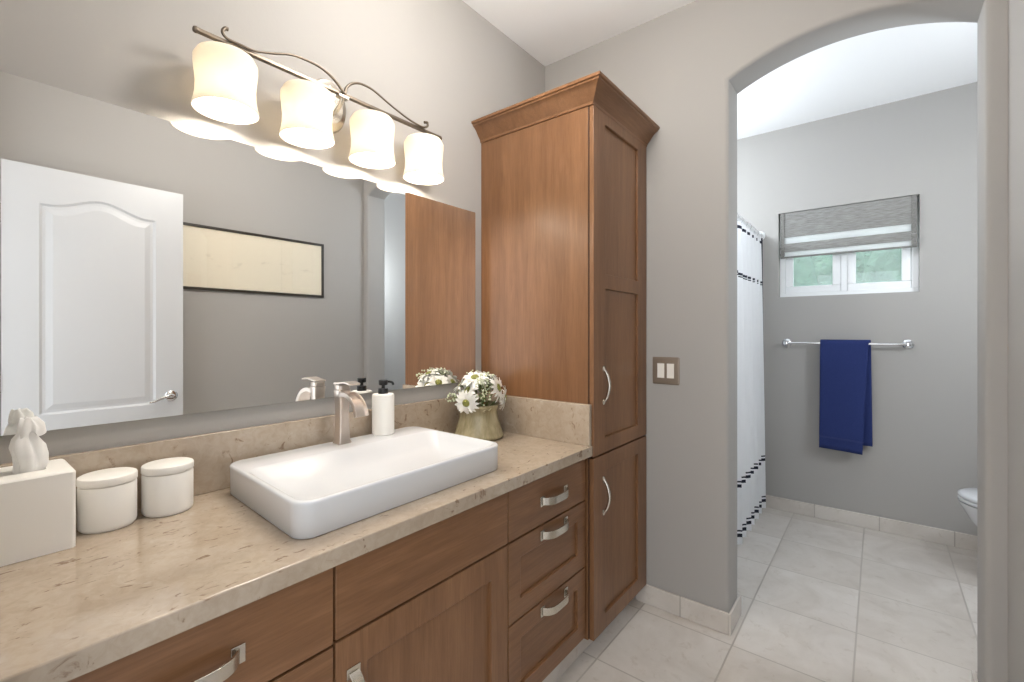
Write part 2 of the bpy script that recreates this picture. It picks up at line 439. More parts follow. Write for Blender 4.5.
# ------------------------------------------------------------------ added fill globes, out of frame, to brighten both rooms
def fill_globe(x, y, z, label, m):
    t = thing('fill_globe', label, 'light', (x, y, ZC))
    b = B(); lathe(b, [(0, -.001), (.060, -.001), (.062, -.010), (.050, -.022), (.012, -.030), (0, -.031)], (x, y, ZC), 32); obj('canopy', b, M['nickel'], t)
    b = B(); tube(b, [(x, y, ZC-.028), (x, y, z+.130)], .006, 10); lathe(b, [(0, .150), (.030, .145), (.038, .118), (0, .118)], (x, y, z), 24); obj('stem', b, M['nickel'], t)
    b = B(); lathe(b, [(0, -.12)]+[(.12*math.cos(a*PI/24), .12*math.sin(a*PI/24)) for a in range(-11, 11)]+[(0, .118)], (x, y, z), 32); obj('globe', b, M[m], t, label='glowing white globe of the added fill light')
fill_globe(1.00, .74, 2.46, 'added unseen fill light globe hanging in the middle of the vanity room', 'fill_v')
def fill_sconce(x, y, z, label, m):  # added fill on the hidden wall side, lights the window wall evenly
    t = thing('fill_sconce', label, 'light', (XB, y, z))
    b = B(); lathe(b, [(0, .001), (.055, .001), (.055, .008), (.040, .016), (.012, .020), (0, .021)], (XB, y, z-.15), 28, 'X'); obj('backplate', b, M['nickel'], t)
    b = B(); tube(b, smooth_path([(XB+.018, y, z-.15), (XB+.10, y, z-.165), (x, y, z-.155), (x, y, z-.118)], 5), .007, 10); lathe(b, [(0, -.128), (.034, -.125), (.038, -.112), (0, -.110)], (x, y, z), 24); obj('arm', b, M['nickel'], t)
    b = B(); lathe(b, [(0, -.112)]+[(.12*math.cos(a*PI/24), .12*math.sin(a*PI/24)) for a in range(-9, 12)]+[(0, .12)], (x, y, z), 32); obj('globe', b, M[m], t, label='glowing white globe of the added fill light')
fill_sconce(2.53, -.86, 1.85, 'added unseen fill light globe on the back of the arch wall near the toilet', 'fill_t')
fill_globe(3.10, 1.12, 2.32, 'added unseen fill light globe hanging above the bathtub behind the curtain', 'fill_t')  # added fill over the tub, evens the toilet room light

# ------------------------------------------------------------------ cabinetry
FY = .905; FT = .020; CY0, CY1 = FY+FT+.002, 1.470; ZT = .105; ZTOP = .824
def slab_front(x0, x1, z0, z1, name, parent, y=FY, m='wood_h'):
    b = B(); box(b, x0, x1, y, y+FT, z0, z1); return obj(name, b, M[m], parent, bevel=.002)
def shaker(x0, x1, z0, z1, name, parent, y=FY, st=.062, mids=(), m='wood_v', rail=None, top=None):
    """frame of stiles and rails with a recessed panel as a sub-part."""
    b = B()
    def rect(xa, xb, za, zb, yy): return [b.verts.new(p) for p in ((xa, yy, za), (xb, yy, za), (xb, yy, zb), (xa, yy, zb))]
    rl = rail or st; zs = [z0+rl]
    for q in mids: zs += [q-rl/2, q+rl/2]
    zs.append(z1-(top or rl))
    # front lattice
    zc_ = [z0]+zs+[z1]; xc = [x0, x0+st, x1-st, x1]
    G = [[b.verts.new((x, y, z)) for x in xc] for z in zc_]
    holes = [k for k in range(1, len(zc_)-1, 2)]
    for i in range(len(zc_)-1):
        for j in range(3):
            if j == 1 and i in holes: continue
            b.faces.new((G[i][j], G[i][j+1], G[i+1][j+1], G[i+1][j]))
    D = .014
    for i in holes:
        q = [G[i][1], G[i][2], G[i+1][2], G[i+1][1]]
        w = [b.verts.new((v.co.x, y+D, v.co.z)) for v in q]
        for k in range(4): b.faces.new((q[k], q[(k+1) % 4], w[(k+1) % 4], w[k]))
        b.faces.new(w)
    o = [G[0][0], G[0][3], G[-1][3], G[-1][0]]
    bk = [b.verts.new((v.co.x, y+FT, v.co.z)) for v in o]
    b.faces.new(bk[::-1])
    per = [G[0][0], G[0][1], G[0][2], G[0][3]]
    b.faces.new((G[0][3], G[0][2], G[0][1], G[0][0], bk[0], bk[1]))
    b.faces.new((*[G[-1][j] for j in range(4)], bk[2], bk[3]))
    b.faces.new((*[G[i][0] for i in range(len(zc_))], bk[3], bk[0]))
    b.faces.new((*[G[i][3] for i in range(len(zc_))][::-1], bk[1], bk[2]))
    f = obj(name, b, M[m], parent, bevel=.002)
    for i in holes:
        b = B(); box(b, x0+st+.0005, x1-st-.0005, y+D-.003, y+D+.002, zc_[i]+.0005, zc_[i+1]-.0005); obj('panel', b, M[m], f)
    return f
def strap_pull(cx, cz, parent, vertical=False, L=.150, y=FY, name='handle'):
    """wide flat strap that bows out from two square feet."""
    b = B(); n = 16; pts = []
    for k in range(n+1):
        s = -1+2*k/n
        d = .004 + .028*(1-abs(s)**4.5)
        p = (cx, y-d, cz+s*L/2) if vertical else (cx+s*L/2, y-d, cz)
        pts.append(p)
    ribbon(b, pts, (.026, 0, 0) if vertical else (0, 0, .026), .005)
    for s in (-1, 1):
        if vertical: box(b, cx-.017, cx+.017, y-.004, y, cz+s*L/2-.012, cz+s*L/2+.012)
        else: box(b, cx+s*L/2-.012, cx+s*L/2+.012, y-.004, y, cz-.017, cz+.017)
    return obj(name, b, M['nickel'], parent, bevel=.001, label='brushed nickel bowed strap handle')
def carcass(x0, x1, parent):
    b = B(); box(b, x0+.001, x1-.001, CY0+.006, CY1, ZT, ZTOP); obj('carcass', b, M['gap_shade'], parent)  # carcass coloured dark so gaps between the fronts look shaded
    b = B(); box(b, x0+.001, x1-.001, .948, .962, 0, ZT); obj('toe_kick', b, M['base_tile_x'], parent, label='cream stone tile toe kick')
g = .005
t = thing('vanity_cabinet', 'brown wood drawer cabinet at left, under the canisters, cut by the picture edge', 'cabinet', (.275, 1.2, 0)); carcass(.012, .5285, t)
d = slab_front(.022, .5285-g/2, .648, .815, 'drawer', t); strap_pull(.264, .729, d)
d = shaker(.022, .5285-g/2, .389, .642, 'drawer', t, m='wood_h'); strap_pull(.272, .610, d)
d = shaker(.022, .5285-g/2, .108, .384, 'drawer', t, m='wood_h'); strap_pull(.272, .350, d)
t = thing('vanity_cabinet', 'brown wood cabinet with one large panel door right below the white sink', 'cabinet', (.82, 1.2, 0)); carcass(.5285, 1.115, t)
slab_front(.5285+g/2, 1.115-g/2, .652, .815, 'false_front', t)
d = shaker(.5285+g/2, 1.115-g/2, .108, .646, 'door', t, st=.078); strap_pull(.572, .490, d, True)
t = thing('vanity_cabinet', 'brown wood cabinet of three stacked drawers beside the tall tower cabinet', 'cabinet', (1.36, 1.2, 0)); carcass(1.115, 1.612, t)
d = slab_front(1.115+g/2, 1.600, .652, .815, 'drawer', t); strap_pull(1.374, .731, d)
d = shaker(1.115+g/2, 1.600, .390, .646, 'drawer', t, m='wood_h'); strap_pull(1.374, .614, d)
d = shaker(1.115+g/2, 1.600, .108, .384, 'drawer', t, m='wood_h'); strap_pull(1.374, .352, d)

# tall tower cabinet
XT = 1.614; TF = .880
t = thing('tower_cabinet', 'tall brown wood linen cabinet with crown moulding in the corner by the arch', 'cabinet', (1.88, 1.2, 0))
b = B(); box(b, XT, XA-.002, TF+.022, YM-.001, .088, 2.235); obj('carcass', b, M['wood_v'], t, bevel=.001)
b = B(); box(b, XT+.001, XA-.002, .948, .962, 0, .088); obj('toe_kick', b, M['base_tile_x'], t, label='cream stone tile toe kick')
b = B(); box(b, XT+.002, XA-.004, TF+.0185, TF+.023, .094, 2.214); obj('door_gap_shade', b, M['gap_shade'], t)  # dark sheet behind the doors, stands in for shade in their gaps
def bow_pull(cx, cz, parent, L=.155):
    b = B(); y = TF
    pts = smooth_path([(cx, y-.004, cz-L/2), (cx, y-.006, cz-L/2+.012), (cx, y-.020, cz-L/2+.034), (cx, y-.030, cz), (cx, y-.020, cz+L/2-.034), (cx, y-.006, cz+L/2-.012), (cx, y-.004, cz+L/2)], 5)
    m = len(pts); rr = [.0030+.0035*math.sin(PI*i/(m-1))**.7 for i in range(m)]
    tube(b, pts, rr, 10)
    for s in (-1, 1): lathe(b, [(0, 0), (.009, 0), (.009, -.004), (.005, -.007), (0, -.007)], (cx, y, cz+s*(L/2-.010)), 14, 'Y', 1, 1.5)
    return obj('handle', b, M['nickel'], parent, label='brushed nickel bow handle')
d = shaker(XT+.003, XA-.006, .819, 2.215, 'door', t, y=TF-.002, st=.100, mids=(1.522,), rail=.062, top=.048); bow_pull(1.698, 1.096, d)
d = shaker(XT+.003, XA-.006, .092, .812, 'door', t, y=TF-.002, st=.100, rail=.066); bow_pull(1.698, .645, d)
# crown moulding: profile swept along side and front
prof = [(0, 2.205), (.006, 2.205), (.008, 2.222), (.013, 2.232), (.020, 2.243), (.030, 2.262), (.043, 2.288), (.056, 2.305), (.066, 2.313), (.068, 2.322), (.076, 2.326), (.078, 2.344), (.0, 2.344)]
b = B(); rows = []
for dd, z in [(q*.87, 2.212+(h-2.205)*.575) for q, h in prof]:
    rows.append([b.verts.new(p) for p in ((XT-dd, YM-.001, z), (XT-dd, TF+.002-dd, z), (XA-.002, TF+.002-dd, z))])
for r0, r1 in zip(rows, rows[1:]):
    for k in range(2): b.faces.new((r0[k], r0[k+1], r1[k+1], r1[k]))
bx = [b.verts.new((XA-.002, YM-.001, 2.212+.139*.575))]
b.faces.new((rows[-1][0], rows[-1][1], rows[-1][2], bx[0]))
obj('crown_moulding', b, M['wood_h'], t, angle=25)

# countertop
t = thing('countertop', 'beige speckled quartz countertop running under the white sink', 'countertop', (.8, 1.17, ZTOP))
b = B(); box(b, .004, XT-.001, .880, YM-.002, ZTOP, .865); obj('slab', b, M['quartz'], t, bevel=.004, seg=3)
b = B(); box(b, .004, XT-.001, 1.457, YM-.001, .8655, 1.028); obj('backsplash', b, M['quartz'], t, bevel=.002)
b = B(); box(b, XT-.021, XT-.001, .885, 1.4565, .8655, 1.028); obj('side_splash', b, M['quartz'], t, bevel=.002)

# ------------------------------------------------------------------ sink, faucet, soap
SX0, SX1, SY0, SY1, SZ0, SZ1 = .473, 1.164, .952, 1.430, .8655, .947
t = thing('vessel_sink', 'white rectangular ceramic vessel sink standing on the beige countertop', 'sink', (.82, 1.2, SZ0))
def skew(x, y):
    u = (x-SX0)/(SX1-SX0); v = (y-SY0)/(SY1-SY0)
    return x+.030*v*(1-u)+.006*u*v, y+.012*u*(1-v)
def L(i, z, r, back=0): return [(*skew(x, y), z) for x, y in rrect(SX0+i, SX1-i, SY0+i, SY1-i-back, r, 8)]
b = B()
loft(b, [L(.005, SZ0, .042), L(.002, SZ0+.003, .044), L(.0005, SZ1-.010, .046), L(0, SZ1-.005, .046), L(.0015, SZ1-.0015, .045), L(.005, SZ1, .043), L(.011, SZ1, .040, .105), L(.014, SZ1-.001, .039, .106), L(.019, SZ1-.005, .037, .110), L(.030, SZ1-.018, .036, .118), L(.050, SZ1-.038, .034, .130), L(.075, SZ1-.054, .03, .150), L(.12, SZ1-.062, .02, .17)])
obj('basin', b, M['ceramic'], t, angle=50)
b = B(); lathe(b, [(0, 0), (.022, 0), (.024, .002), (.020, .004), (.012, .0035), (0, .005)], (.83, 1.065, SZ1-.0625), 28); obj('drain', b, M['chrome'], t, label='round chrome drain')

FX, FYY = .835, 1.385
t = thing('faucet', 'polished nickel waterfall faucet standing on the back of the white sink', 'faucet', (FX, FYY, SZ1))
b = B(); loft(b, [[(x, y, z) for x, y in rrect(FX-w, FX+w, FYY-dp, FYY+dp, .005, 3)] for w, dp, z in ((.0225, .0225, SZ1), (.0225, .0225, SZ1+.004), (.0195, .0195, SZ1+.014), (.0170, .0175, SZ1+.06), (.0168, .0175, SZ1+.11), (.0180, .019, SZ1+.150), (.0195, .021, SZ1+.172), (.0195, .021, SZ1+.176))])
obj('body', b, M['faucet'], t, bevel=.001)
b = B()
sp = smooth_path([(FX, FYY-.012, SZ1+.160), (FX, FYY-.045, SZ1+.163), (FX, FYY-.078, SZ1+.152), (FX, FYY-.101, SZ1+.128), (FX, FYY-.112, SZ1+.100)], 6)
rings = []
for i, p in enumerate(sp):
    s = i/(len(sp)-1); w = .0185+.005*s
    tg = (sp[min(i+1, len(sp)-1)]-sp[max(i-1, 0)]).normalized(); nn = Vector((1, 0, 0)).cross(tg).normalized()
    # open trough: floor with raised lips
    pr = [(-w, .007), (-w, -.007), (w, -.007), (w, .007), (w-.004, .007), (w-.004, -.002), (-w+.004, -.002), (-w+.004, .007)]
    rings.append([b.verts.new(p+Vector((a, 0, 0))+nn*(-c if nn.z < 0 else c)) for a, c in pr])
for r0, r1 in zip(rings, rings[1:]):
    for k in range(8): b.faces.new((r0[k], r0[(k+1) % 8], r1[(k+1) % 8], r1[k]))
b.faces.new(rings[0][::-1]); b.faces.new(rings[-1])
obj('spout', b, M['faucet'], t, bevel=.0008, label='open trough waterfall spout')
b = B()
loft(b, [[(x, y, z) for x, y in rrect(FX-.018, FX+.018, FYY-.020, FYY+.020, .006, 3)] for z in (SZ1+.177, SZ1+.192)])
lev = smooth_path([(FX, FYY+.020, SZ1+.196), (FX, FYY-.01, SZ1+.199), (FX, FYY-.045, SZ1+.203), (FX, FYY-.075, SZ1+.198)], 5)
ribbon(b, lev, (.040, 0, 0), .006)
obj('lever', b, M['faucet'], t, bevel=.0015)

PX, PY = 1.004, 1.396
t = thing('soap_dispenser', 'white cylindrical soap dispenser with black pump on the sink rim', 'soap dispenser', (PX, PY, SZ1))
b = B(); lathe(b, [(0, 0), (.036, 0), (.039, .003), (.039, .138), (.0375, .143), (.034, .145), (.012, .145), (0, .145)], (PX, PY, SZ1), 40); obj('bottle', b, M['matte_white'], t)
b = B(); lathe(b, [(.0, .1445), (.0175, .1445), (.0175, .162), (.0165, .1635), (.007, .1635), (.006, .166), (.006, .178), (0, .178)], (PX, PY, SZ1), 28); obj('collar', b, M['black'], t, label='black pump collar')
b = B(); lathe(b, [(0, .176), (.0145, .176), (.016, .178), (.016, .192), (.0145, .194), (0, .194)], (PX, PY, SZ1), 24)
tube(b, smooth_path([(PX+.010, PY-.002, SZ1+.187), (PX+.018, PY-.016, SZ1+.187), (PX+.022, PY-.024, SZ1+.184), (PX+.024, PY-.028, SZ1+.176)], 4), .0042, 8)
obj('pump_head', b, M['black'], t, label='black pump head with side nozzle')

# ------------------------------------------------------------------ canisters, tissue box
cz_ = .8655
t = thing('canister', 'white round lidded canister next to the tissue box, left of the pair', 'canister', (.247, 1.394, cz_))
def canister(x, y, t):
    b = B(); lathe(b, [(0, 0), (.048, 0), (.0515, .004), (.0525, .010), (.0525, .096), (.051, .0995), (.0, .0995)], (x, y, cz_), 48); obj('jar', b, M['matte_white'], t)
    b = B(); lathe(b, [(0, .101), (.0525, .101), (.0535, .1025), (.0535, .115), (.0525, .118), (.049, .120), (0, .1205)], (x, y, cz_), 48); obj('lid', b, M['matte_white'], t)
canister(.247, 1.394, t)
copy_tree(t, (.362, 1.394, cz_), label='white round lidded canister nearest the sink, right of the pair')

t = thing('tissue_box', 'white square tissue box cover at the far left of the countertop', 'tissue box', (.11, 1.375, cz_))
b = B(); TX0, TX1, TY0, TY1, TZ = .036, .181, 1.304, 1.450, 1.026
loops = [[(x, y, cz_) for x, y in rrect(TX0, TX1, TY0, TY1, .008, 8)], [(x, y, TZ-.004) for x, y in rrect(TX0, TX1, TY0, TY1, .008, 8)], [(x, y, TZ) for x, y in rrect(TX0+.004, TX1-.004, TY0+.004, TY1-.004, .006, 8)]]
n = len(loops[0]); ctr = ((TX0+TX1)/2, (TY0+TY1)/2)
def oval(ax, ay, z):
    out = []
    for x, y, _ in loops[2]:
        a = math.atan2((y-ctr[1]), (x-ctr[0])); out.append((ctr[0]+ax*math.cos(a), ctr[1]+ay*math.sin(a), z))
    return out
loft(b, loops+[oval(.047, .030, TZ), oval(.045, .028, TZ-.003), oval(.045, .028, TZ-.02)], True, True)
obj('cover', b, M['matte_white'], t, angle=40)
# the tissue itself, pulled up through the slot
b = B(); rows = []; nseg = 44
for i, (z, r, amp) in enumerate([(1.010, .018, .1), (1.026, .022, .2), (1.038, .023, .26), (1.055, .024, .30), (1.074, .024, .34), (1.092, .018, .36), (1.102, .013, .3), (1.106, .015, .25), (1.111, .020, .24), (1.118, .018, .2), (1.130, .012, .2), (1.133, .003, .1)]):
    row = []
    for k in range(nseg):
        a = 2*PI*k/nseg
        rr = r*(1+amp*math.sin(3*a+i*.25)+.45*amp*math.sin(7*a-i*.4))
        zz = z+(.006*math.sin(4*a+1) if i in (8, 9, 10) else 0) - (.010 if i in (8,) else 0)
        row.append(b.verts.new((ctr[0]+.008+rr*.95*math.cos(a)+.004*math.sin(i*.9), ctr[1]+rr*.8*math.sin(a), zz)))
    rows.append(row)
for r0, r1 in zip(rows, rows[1:]):
    for k in range(nseg): b.faces.new((r0[k], r0[(k+1) % nseg], r1[(k+1) % nseg], r1[k]))
tag(obj('tissue', b, M['tissue'], origin=(ctr[0], ctr[1], 1.01), angle=80), 'crumpled white paper tissue sticking up out of the tissue box', 'tissue')

# ------------------------------------------------------------------ flower pot and flowers
VX, VY, VZ = 1.443, 1.333, .8655
t = thing('flower_pot', 'olive green glazed pot of white flowers on the counter corner', 'flower pot', (VX, VY, VZ))
b = B(); n = 56
KP = 1.13
prof = [(r*KP, h*KP) for r, h in [(0, 0), (.082, 0), (.090, .003), (.094, .010), (.093, .016), (.090, .021), (.087, .030), (.0805, .050), (.0745, .070), (.0712, .088), (.0705, .102), (.0735, .110), (.0770, .118), (.0775, .126), (.0745, .127), (.066, .116), (.062, .104), (.062, .085), (0, .085)]]
rings = lathe(b, prof, (VX, VY, VZ), n)
for ri in (11, 12, 13, 14):
    for k, v in enumerate(rings[ri]):
        a = 2*PI*k/n; s = 1+.035*math.sin(8*a); v.co.x = VX+(v.co.x-VX)*s; v.co.y = VY+(v.co.y-VY)*s
for ri in range(7, 11):
    for k, v in enumerate(rings[ri]):
        a = 2*PI*k/n; s = 1+.018*math.sin(8*a); v.co.x = VX+(v.co.x-VX)*s; v.co.y = VY+(v.co.y-VY)*s
obj('pot', b, M['glaze'], t, angle=60)
b = B(); lathe(b, [(0, .110), (.045, .111), (.069, .104), (.068, .0985), (0, .0985)], (VX, VY, VZ), 32); obj('moss', b, M['leaf'], t, label='green moss filling')
b = B()
for s in (-1, 1):
    pts = smooth_path([(VX-.030+s*.016, VY-0.0751, VZ+0.1175), (VX-.030+s*.026, VY-0.0780, VZ+0.1254), (VX-.030+s*.014, VY-0.0814, VZ+0.1311), (VX-.030, VY-0.0825, VZ+0.1232)], 4); tube(b, pts, .0028, 8)
obj('bow_relief', b, M['glaze'], t)

def daisy(head, direction, R_, label, seed, cat='flower', cen=.30):
    rnd = random.Random(seed); h = Vector(head); dv = Vector(direction).normalized()
    base = Vector((VX+(head[0]-VX)*.25, VY+(head[1]-VY)*.25, VZ+.110))
    t = thing('daisy', label, cat, base, 'white daisies in the olive pot')
    q = dv.to_track_quat('Z', 'Y'); mt = Matrix.Translation(h) @ q.to_matrix().to_4x4()
    b = B(); N = 17
    for lay in range(2):
        for k in range(N):
            a = 2*PI*(k+.5*lay)/N+rnd.uniform(-.08, .08); ln = R_*(1-.16*lay)*rnd.uniform(.88, 1.06); w = R_*.125
            droop = rnd.uniform(-.42, -.05)*R_+lay*.006
            prev = None
            for i in range(7):
                s = i/6; rr = R_*.16+(ln-R_*.16)*s; ww = w*math.sin(PI*(.12+.80*s))**.8 if i < 6 else w*.12
                z = R_*.12*math.sin(s*PI*.6)+droop*s*s+.003*lay
                ca, sa = math.cos(a), math.sin(a)
                row = [b.verts.new(mt @ Vector((rr*ca-u*ww*sa, rr*sa+u*ww*ca, z+(.0018 if u == 0 else 0)*-1))) for u in (-1, 0, 1)]
                if prev:
                    for j in (0, 1): b.faces.new((prev[j], prev[j+1], row[j+1], row[j]))
                prev = row
    obj('petals', b, M['petal'], t, angle=60)
    b = B(); rc = R_*cen
    for k in range(1):
        lathe(b, [(rc*.9, -.002), (rc, .003), (rc*.85, .009), (rc*.5, .012), (0, .010)], (0, 0, 0), 20)
    bmesh.ops.transform(b, matrix=mt, verts=b.verts)
    obj('flower_centre', b, M['flower_centre'], t, label='olive green flower centre')
    b = B(); tube(b, smooth_path([base, base.lerp(h, .55)+Vector((0, 0, .012)), h-dv*.004], 5), .0022, 6); obj('stem', b, M['stem'], t)
    return t
DA = [
 ((-.052, .004, .188), (-.80, .30, .45), .064, 'white daisy with olive centre facing left toward the sink, at mid height'),
 ((.030, -.066, .196), (.42, -.85, .25), .064, 'white daisy with olive centre facing right, at the right front of the bunch'),
 ((-.078, -.012, .142), (-.80, -.25, -.12), .056, 'white daisy hanging lowest over the left rim of the pot'),
 ((.070, -.062, .150), (.55, -.75, -.12), .056, 'white daisy drooping over the right rim of the pot'),
 ((-.034, -.012, .240), (-.40, -.20, .90), .060, 'white daisy standing highest at the upper left of the bunch'),
 ((.026, -.012, .246), (.25, -.10, .95), .060, 'white daisy standing highest at the upper right of the bunch'),
 ((.066, .006, .215), (.80, .05, .55), .056, 'white daisy facing the tower cabinet at the right of the bunch'),
 ((-.040, .050, .205), (-.40, .70, .60), .056, 'white daisy at the back of the pot facing the mirror, at its left'),
 ((.030, .054, .200), (.25, .75, .60), .056, 'white daisy at the back of the pot, nearest the tower cabinet'),
]
for k, (p, d, r, lb) in enumerate(DA): daisy((VX+p[0]*1.15, VY+p[1]*1.15, VZ+p[2]+.016), d, r, lb, k+1)

def sprig(name, head, label, seed, grp, m='filler', leafm='leaf'):
    rnd = random.Random(seed); h = Vector(head); base = Vector((VX+(head[0]-VX)*.25, VY+(head[1]-VY)*.25, VZ+.110))
    t = thing(name, label, 'flower', base, grp)
    b = B(); tube(b, smooth_path([base, base.lerp(h, .6)+Vector((0, 0, .008)), h], 4), .0016, 6)
    bl = B()
    tips = []
    for k in range(26):
        p = h+Vector((rnd.gauss(0, .015), rnd.gauss(0, .015), rnd.gauss(0, .013))); tips.append(p)
        tube(b, [base.lerp(h, .75), p], .0006, 4)
    for p in tips:
        bmesh.ops.create_icosphere(bl, subdivisions=1, radius=rnd.uniform(.003, .0052), matrix=Matrix.Translation(p))
    obj('stem', b, M['stem'], t); obj('blooms', bl, M[m], t, label='tiny pale green blooms')
    lf = B()
    for k in range(7):
        c = base.lerp(h, rnd.uniform(.45, .95)); a = rnd.uniform(0, 2*PI); d = Vector((math.cos(a), math.sin(a), rnd.uniform(-.1, .6))).normalized(); s = d.cross(Vector((0, 0, 1))).normalized(); ln = rnd.uniform(.022, .034)
        prev = None
        for i in range(5):
            u = i/4; w = .0065*math.sin(PI*(.08+.88*u)); row = [lf.verts.new(c+d*ln*u+s*w*q+Vector((0, 0, -.008*u*u))) for q in (-1, 1)]
            if prev: lf.faces.new((prev[0], prev[1], row[1], row[0]))
            prev = row
    obj('leaves', lf, M[leafm], t, label='sage green leaves')
for i, (hx, hy, hz, lb) in enumerate([(-.035, -.060, .160, 'pale green filler sprig low at the front, above the pot rim'), (-.010, -.050, .200, 'pale green filler sprig in the centre between the two front daisies'), (-.045, -.050, .225, 'pale green filler sprig below the upper left daisy'), (.005, -.050, .235, 'pale green filler sprig below the upper right daisy'), (.000, .030, .245, 'pale green filler sprig at the back, tallest in the mirror'), (-.085, .045, .160, 'pale green filler sprig sticking out left towards the sink')]):
    sprig('filler_sprig', (VX+hx*1.1, VY+hy*1.1, VZ+hz+.016), lb, 40+i, 'filler sprigs in the olive pot')
b = B()
for dx, dy, dz in ((.085, .0, .245), (.100, -.01, .228), (.078, .01, .232)):
    tube(b, smooth_path([(VX+.02, VY, VZ+.1), (VX+.05, VY, VZ+.18), (VX+dx, VY+dy, VZ+dz)], 4), [.0012]*9, 5)
    bmesh.ops.create_icosphere(b, subdivisions=1, radius=.0032, matrix=Matrix.Translation((VX+dx, VY+dy, VZ+dz)))
tag(obj('dried_twig', b, M['twig'], origin=(VX+.02, VY, VZ+.1)), 'thin brown dried twig poking out at the right of the bunch', 'twig')

# ------------------------------------------------------------------ mirror
MX0, MX1, MZ0, MZ1 = .03, 1.560, 1.090, 1.869
b = B(); box(b, MX0, MX1, YM-.014, YM-.0005, MZ0, MZ1); 
b.faces.ensure_lookup_table()
for f in b.faces:
    f.material_index = 0 if f.calc_center_median().y < YM-.0135 else 1
tag(obj('mirror', b, [M['mirror'], M['mirror_edge']], smooth=False, origin=(.8, YM, 1.09)), 'large frameless mirror on the wall above the backsplash', 'mirror')
# ------------------------------------------------------------------ vanity light
LY, LZ = 1.378, 2.094
t = thing('vanity_light', 'four shade vanity light with scrolled pewter bar on the wall above mirror', 'light', (.833, YM, LZ))
b = B(); lathe(b, [(0, -.001), (.066, -.001), (.068, -.006), (.064, -.014), (.050, -.019), (.046, -.024), (0, -.026)], (.833, YM, 2.085), 40, 'Y', 1, 1.35); obj('backplate', b, M['nickel'], t, label='oval nickel backplate')
b = B(); tube(b, smooth_path([(.833, YM-.02, 2.055), (.833, YM-.05, 2.050), (.833, YM-.082, 2.066), (.833, LY, LZ-.002)], 5), .007, 10); box(b, .815, .851, LY-.010, LY+.012, LZ-.012, LZ-.004); obj('arm', b, M['nickel'], t)
b = B(); box(b, .417, 1.262, LY-.0075, LY+.0075, LZ-.005, LZ+.005)
for x in (.417, 1.262): lathe(b, [(0, -.008), (.007, -.006), (.009, 0), (.007, .006), (0, .008)], (x, LY, LZ), 12, 'X')
obj('bar', b, M['iron'], t, bevel=.0015)
def scroll(pts, parent):
    b = B(); p = smooth_path(pts, 8); m = len(p)
    tube(b, p, [.0030+.0022*abs(1-2*i/(m-1)) for i in range(m)], 10)
    return obj('scroll', b, M['iron'], parent, label='dark pewter scroll rod curving above the bar')
yS = LY-.012
scroll([(x, yS, z) for x, z in [(0.488, 2.126), (0.481, 2.125), (0.475, 2.115), (0.478, 2.106), (0.49, 2.1), (0.518, 2.1), (0.556, 2.101), (0.602, 2.116), (0.657, 2.138), (0.703, 2.144), (0.745, 2.143), (0.781, 2.132), (0.809, 2.115), (0.83, 2.095)]], t)
scroll([(x, yS, z) for x, z in [(0.834, 2.093), (0.839, 2.115), (0.856, 2.135), (0.882, 2.149), (0.913, 2.153), (0.949, 2.148), (1.019, 2.125), (1.092, 2.106), (1.139, 2.1), (1.169, 2.101), (1.186, 2.112), (1.184, 2.125), (1.171, 2.121)]], t)
SH = [.488, .714, .947, 1.178]
outer = [(.018, 0), (.052, -.003), (.067, -.010), (.0755, -.026), (.0755, -.044), (.0725, -.070), (.0705, -.095), (.0715, -.120), (.0750, -.140), (.0785, -.154), (.0790, -.158)]
ZS = 2.067
for x in SH:
    b = B(); prof = outer+[(.076, -.158)]+[(r-.003, h) for r, h in outer[::-1][1:-1]]+[(.018, -.003), (.018, 0)]
    lathe(b, prof, (x, LY, ZS), 48); s = obj('glass_shade', b, M['shade'], t, angle=60, label='frosted cream glass bell shade')
    b = B(); lathe(b, [(0, .012), (.012, .012), (.020, .006), (.022, -.001), (.017, -.004), (.017, -.062), (0, -.062)], (x, LY, ZS), 24); obj('socket', b, M['nickel'], s)
    b = B(); lathe(b, [(0, -.0625), (.013, -.0625), (.015, -.080), (.026, -.102), (.030, -.122), (.026, -.140), (.013, -.151), (0, -.153)], (x, LY, ZS), 28); obj('bulb', b, M['bulb'], s, label='lit warm white bulb')

# ------------------------------------------------------------------ opposite wall: picture and open door (both seen in the mirror)
t = thing('framed_picture', 'long cream panoramic print in thin dark frame, seen in the mirror', 'picture', (1.25, YO, 1.772))
PX0, PX1, PZ0, PZ1 = .70, 1.803, 1.574, 1.972; fw_ = .016
b = B(); y0, y1 = YO+.001, YO+.015
box(b, PX0, PX1, y0, y1, PZ1-fw_, PZ1); box(b, PX0, PX1, y0, y1, PZ0, PZ0+fw_); box(b, PX0, PX0+fw_, y0, y1, PZ0+fw_, PZ1-fw_); box(b, PX1-fw_, PX1, y0, y1, PZ0+fw_, PZ1-fw_)
obj('frame', b, M['frame'], t, bevel=.001)
b = B(); box(b, PX0+.01, PX1-.01, y0, y0+.006, PZ0+.01, PZ1-.01); obj('print', b, M['print'], t)
b = B(); box(b, PX0+fw_-.001, PX1-fw_+.001, y0+.010, y0+.012, PZ0+fw_-.001, PZ1-fw_+.001); obj('glass', b, M['glazing'], t)

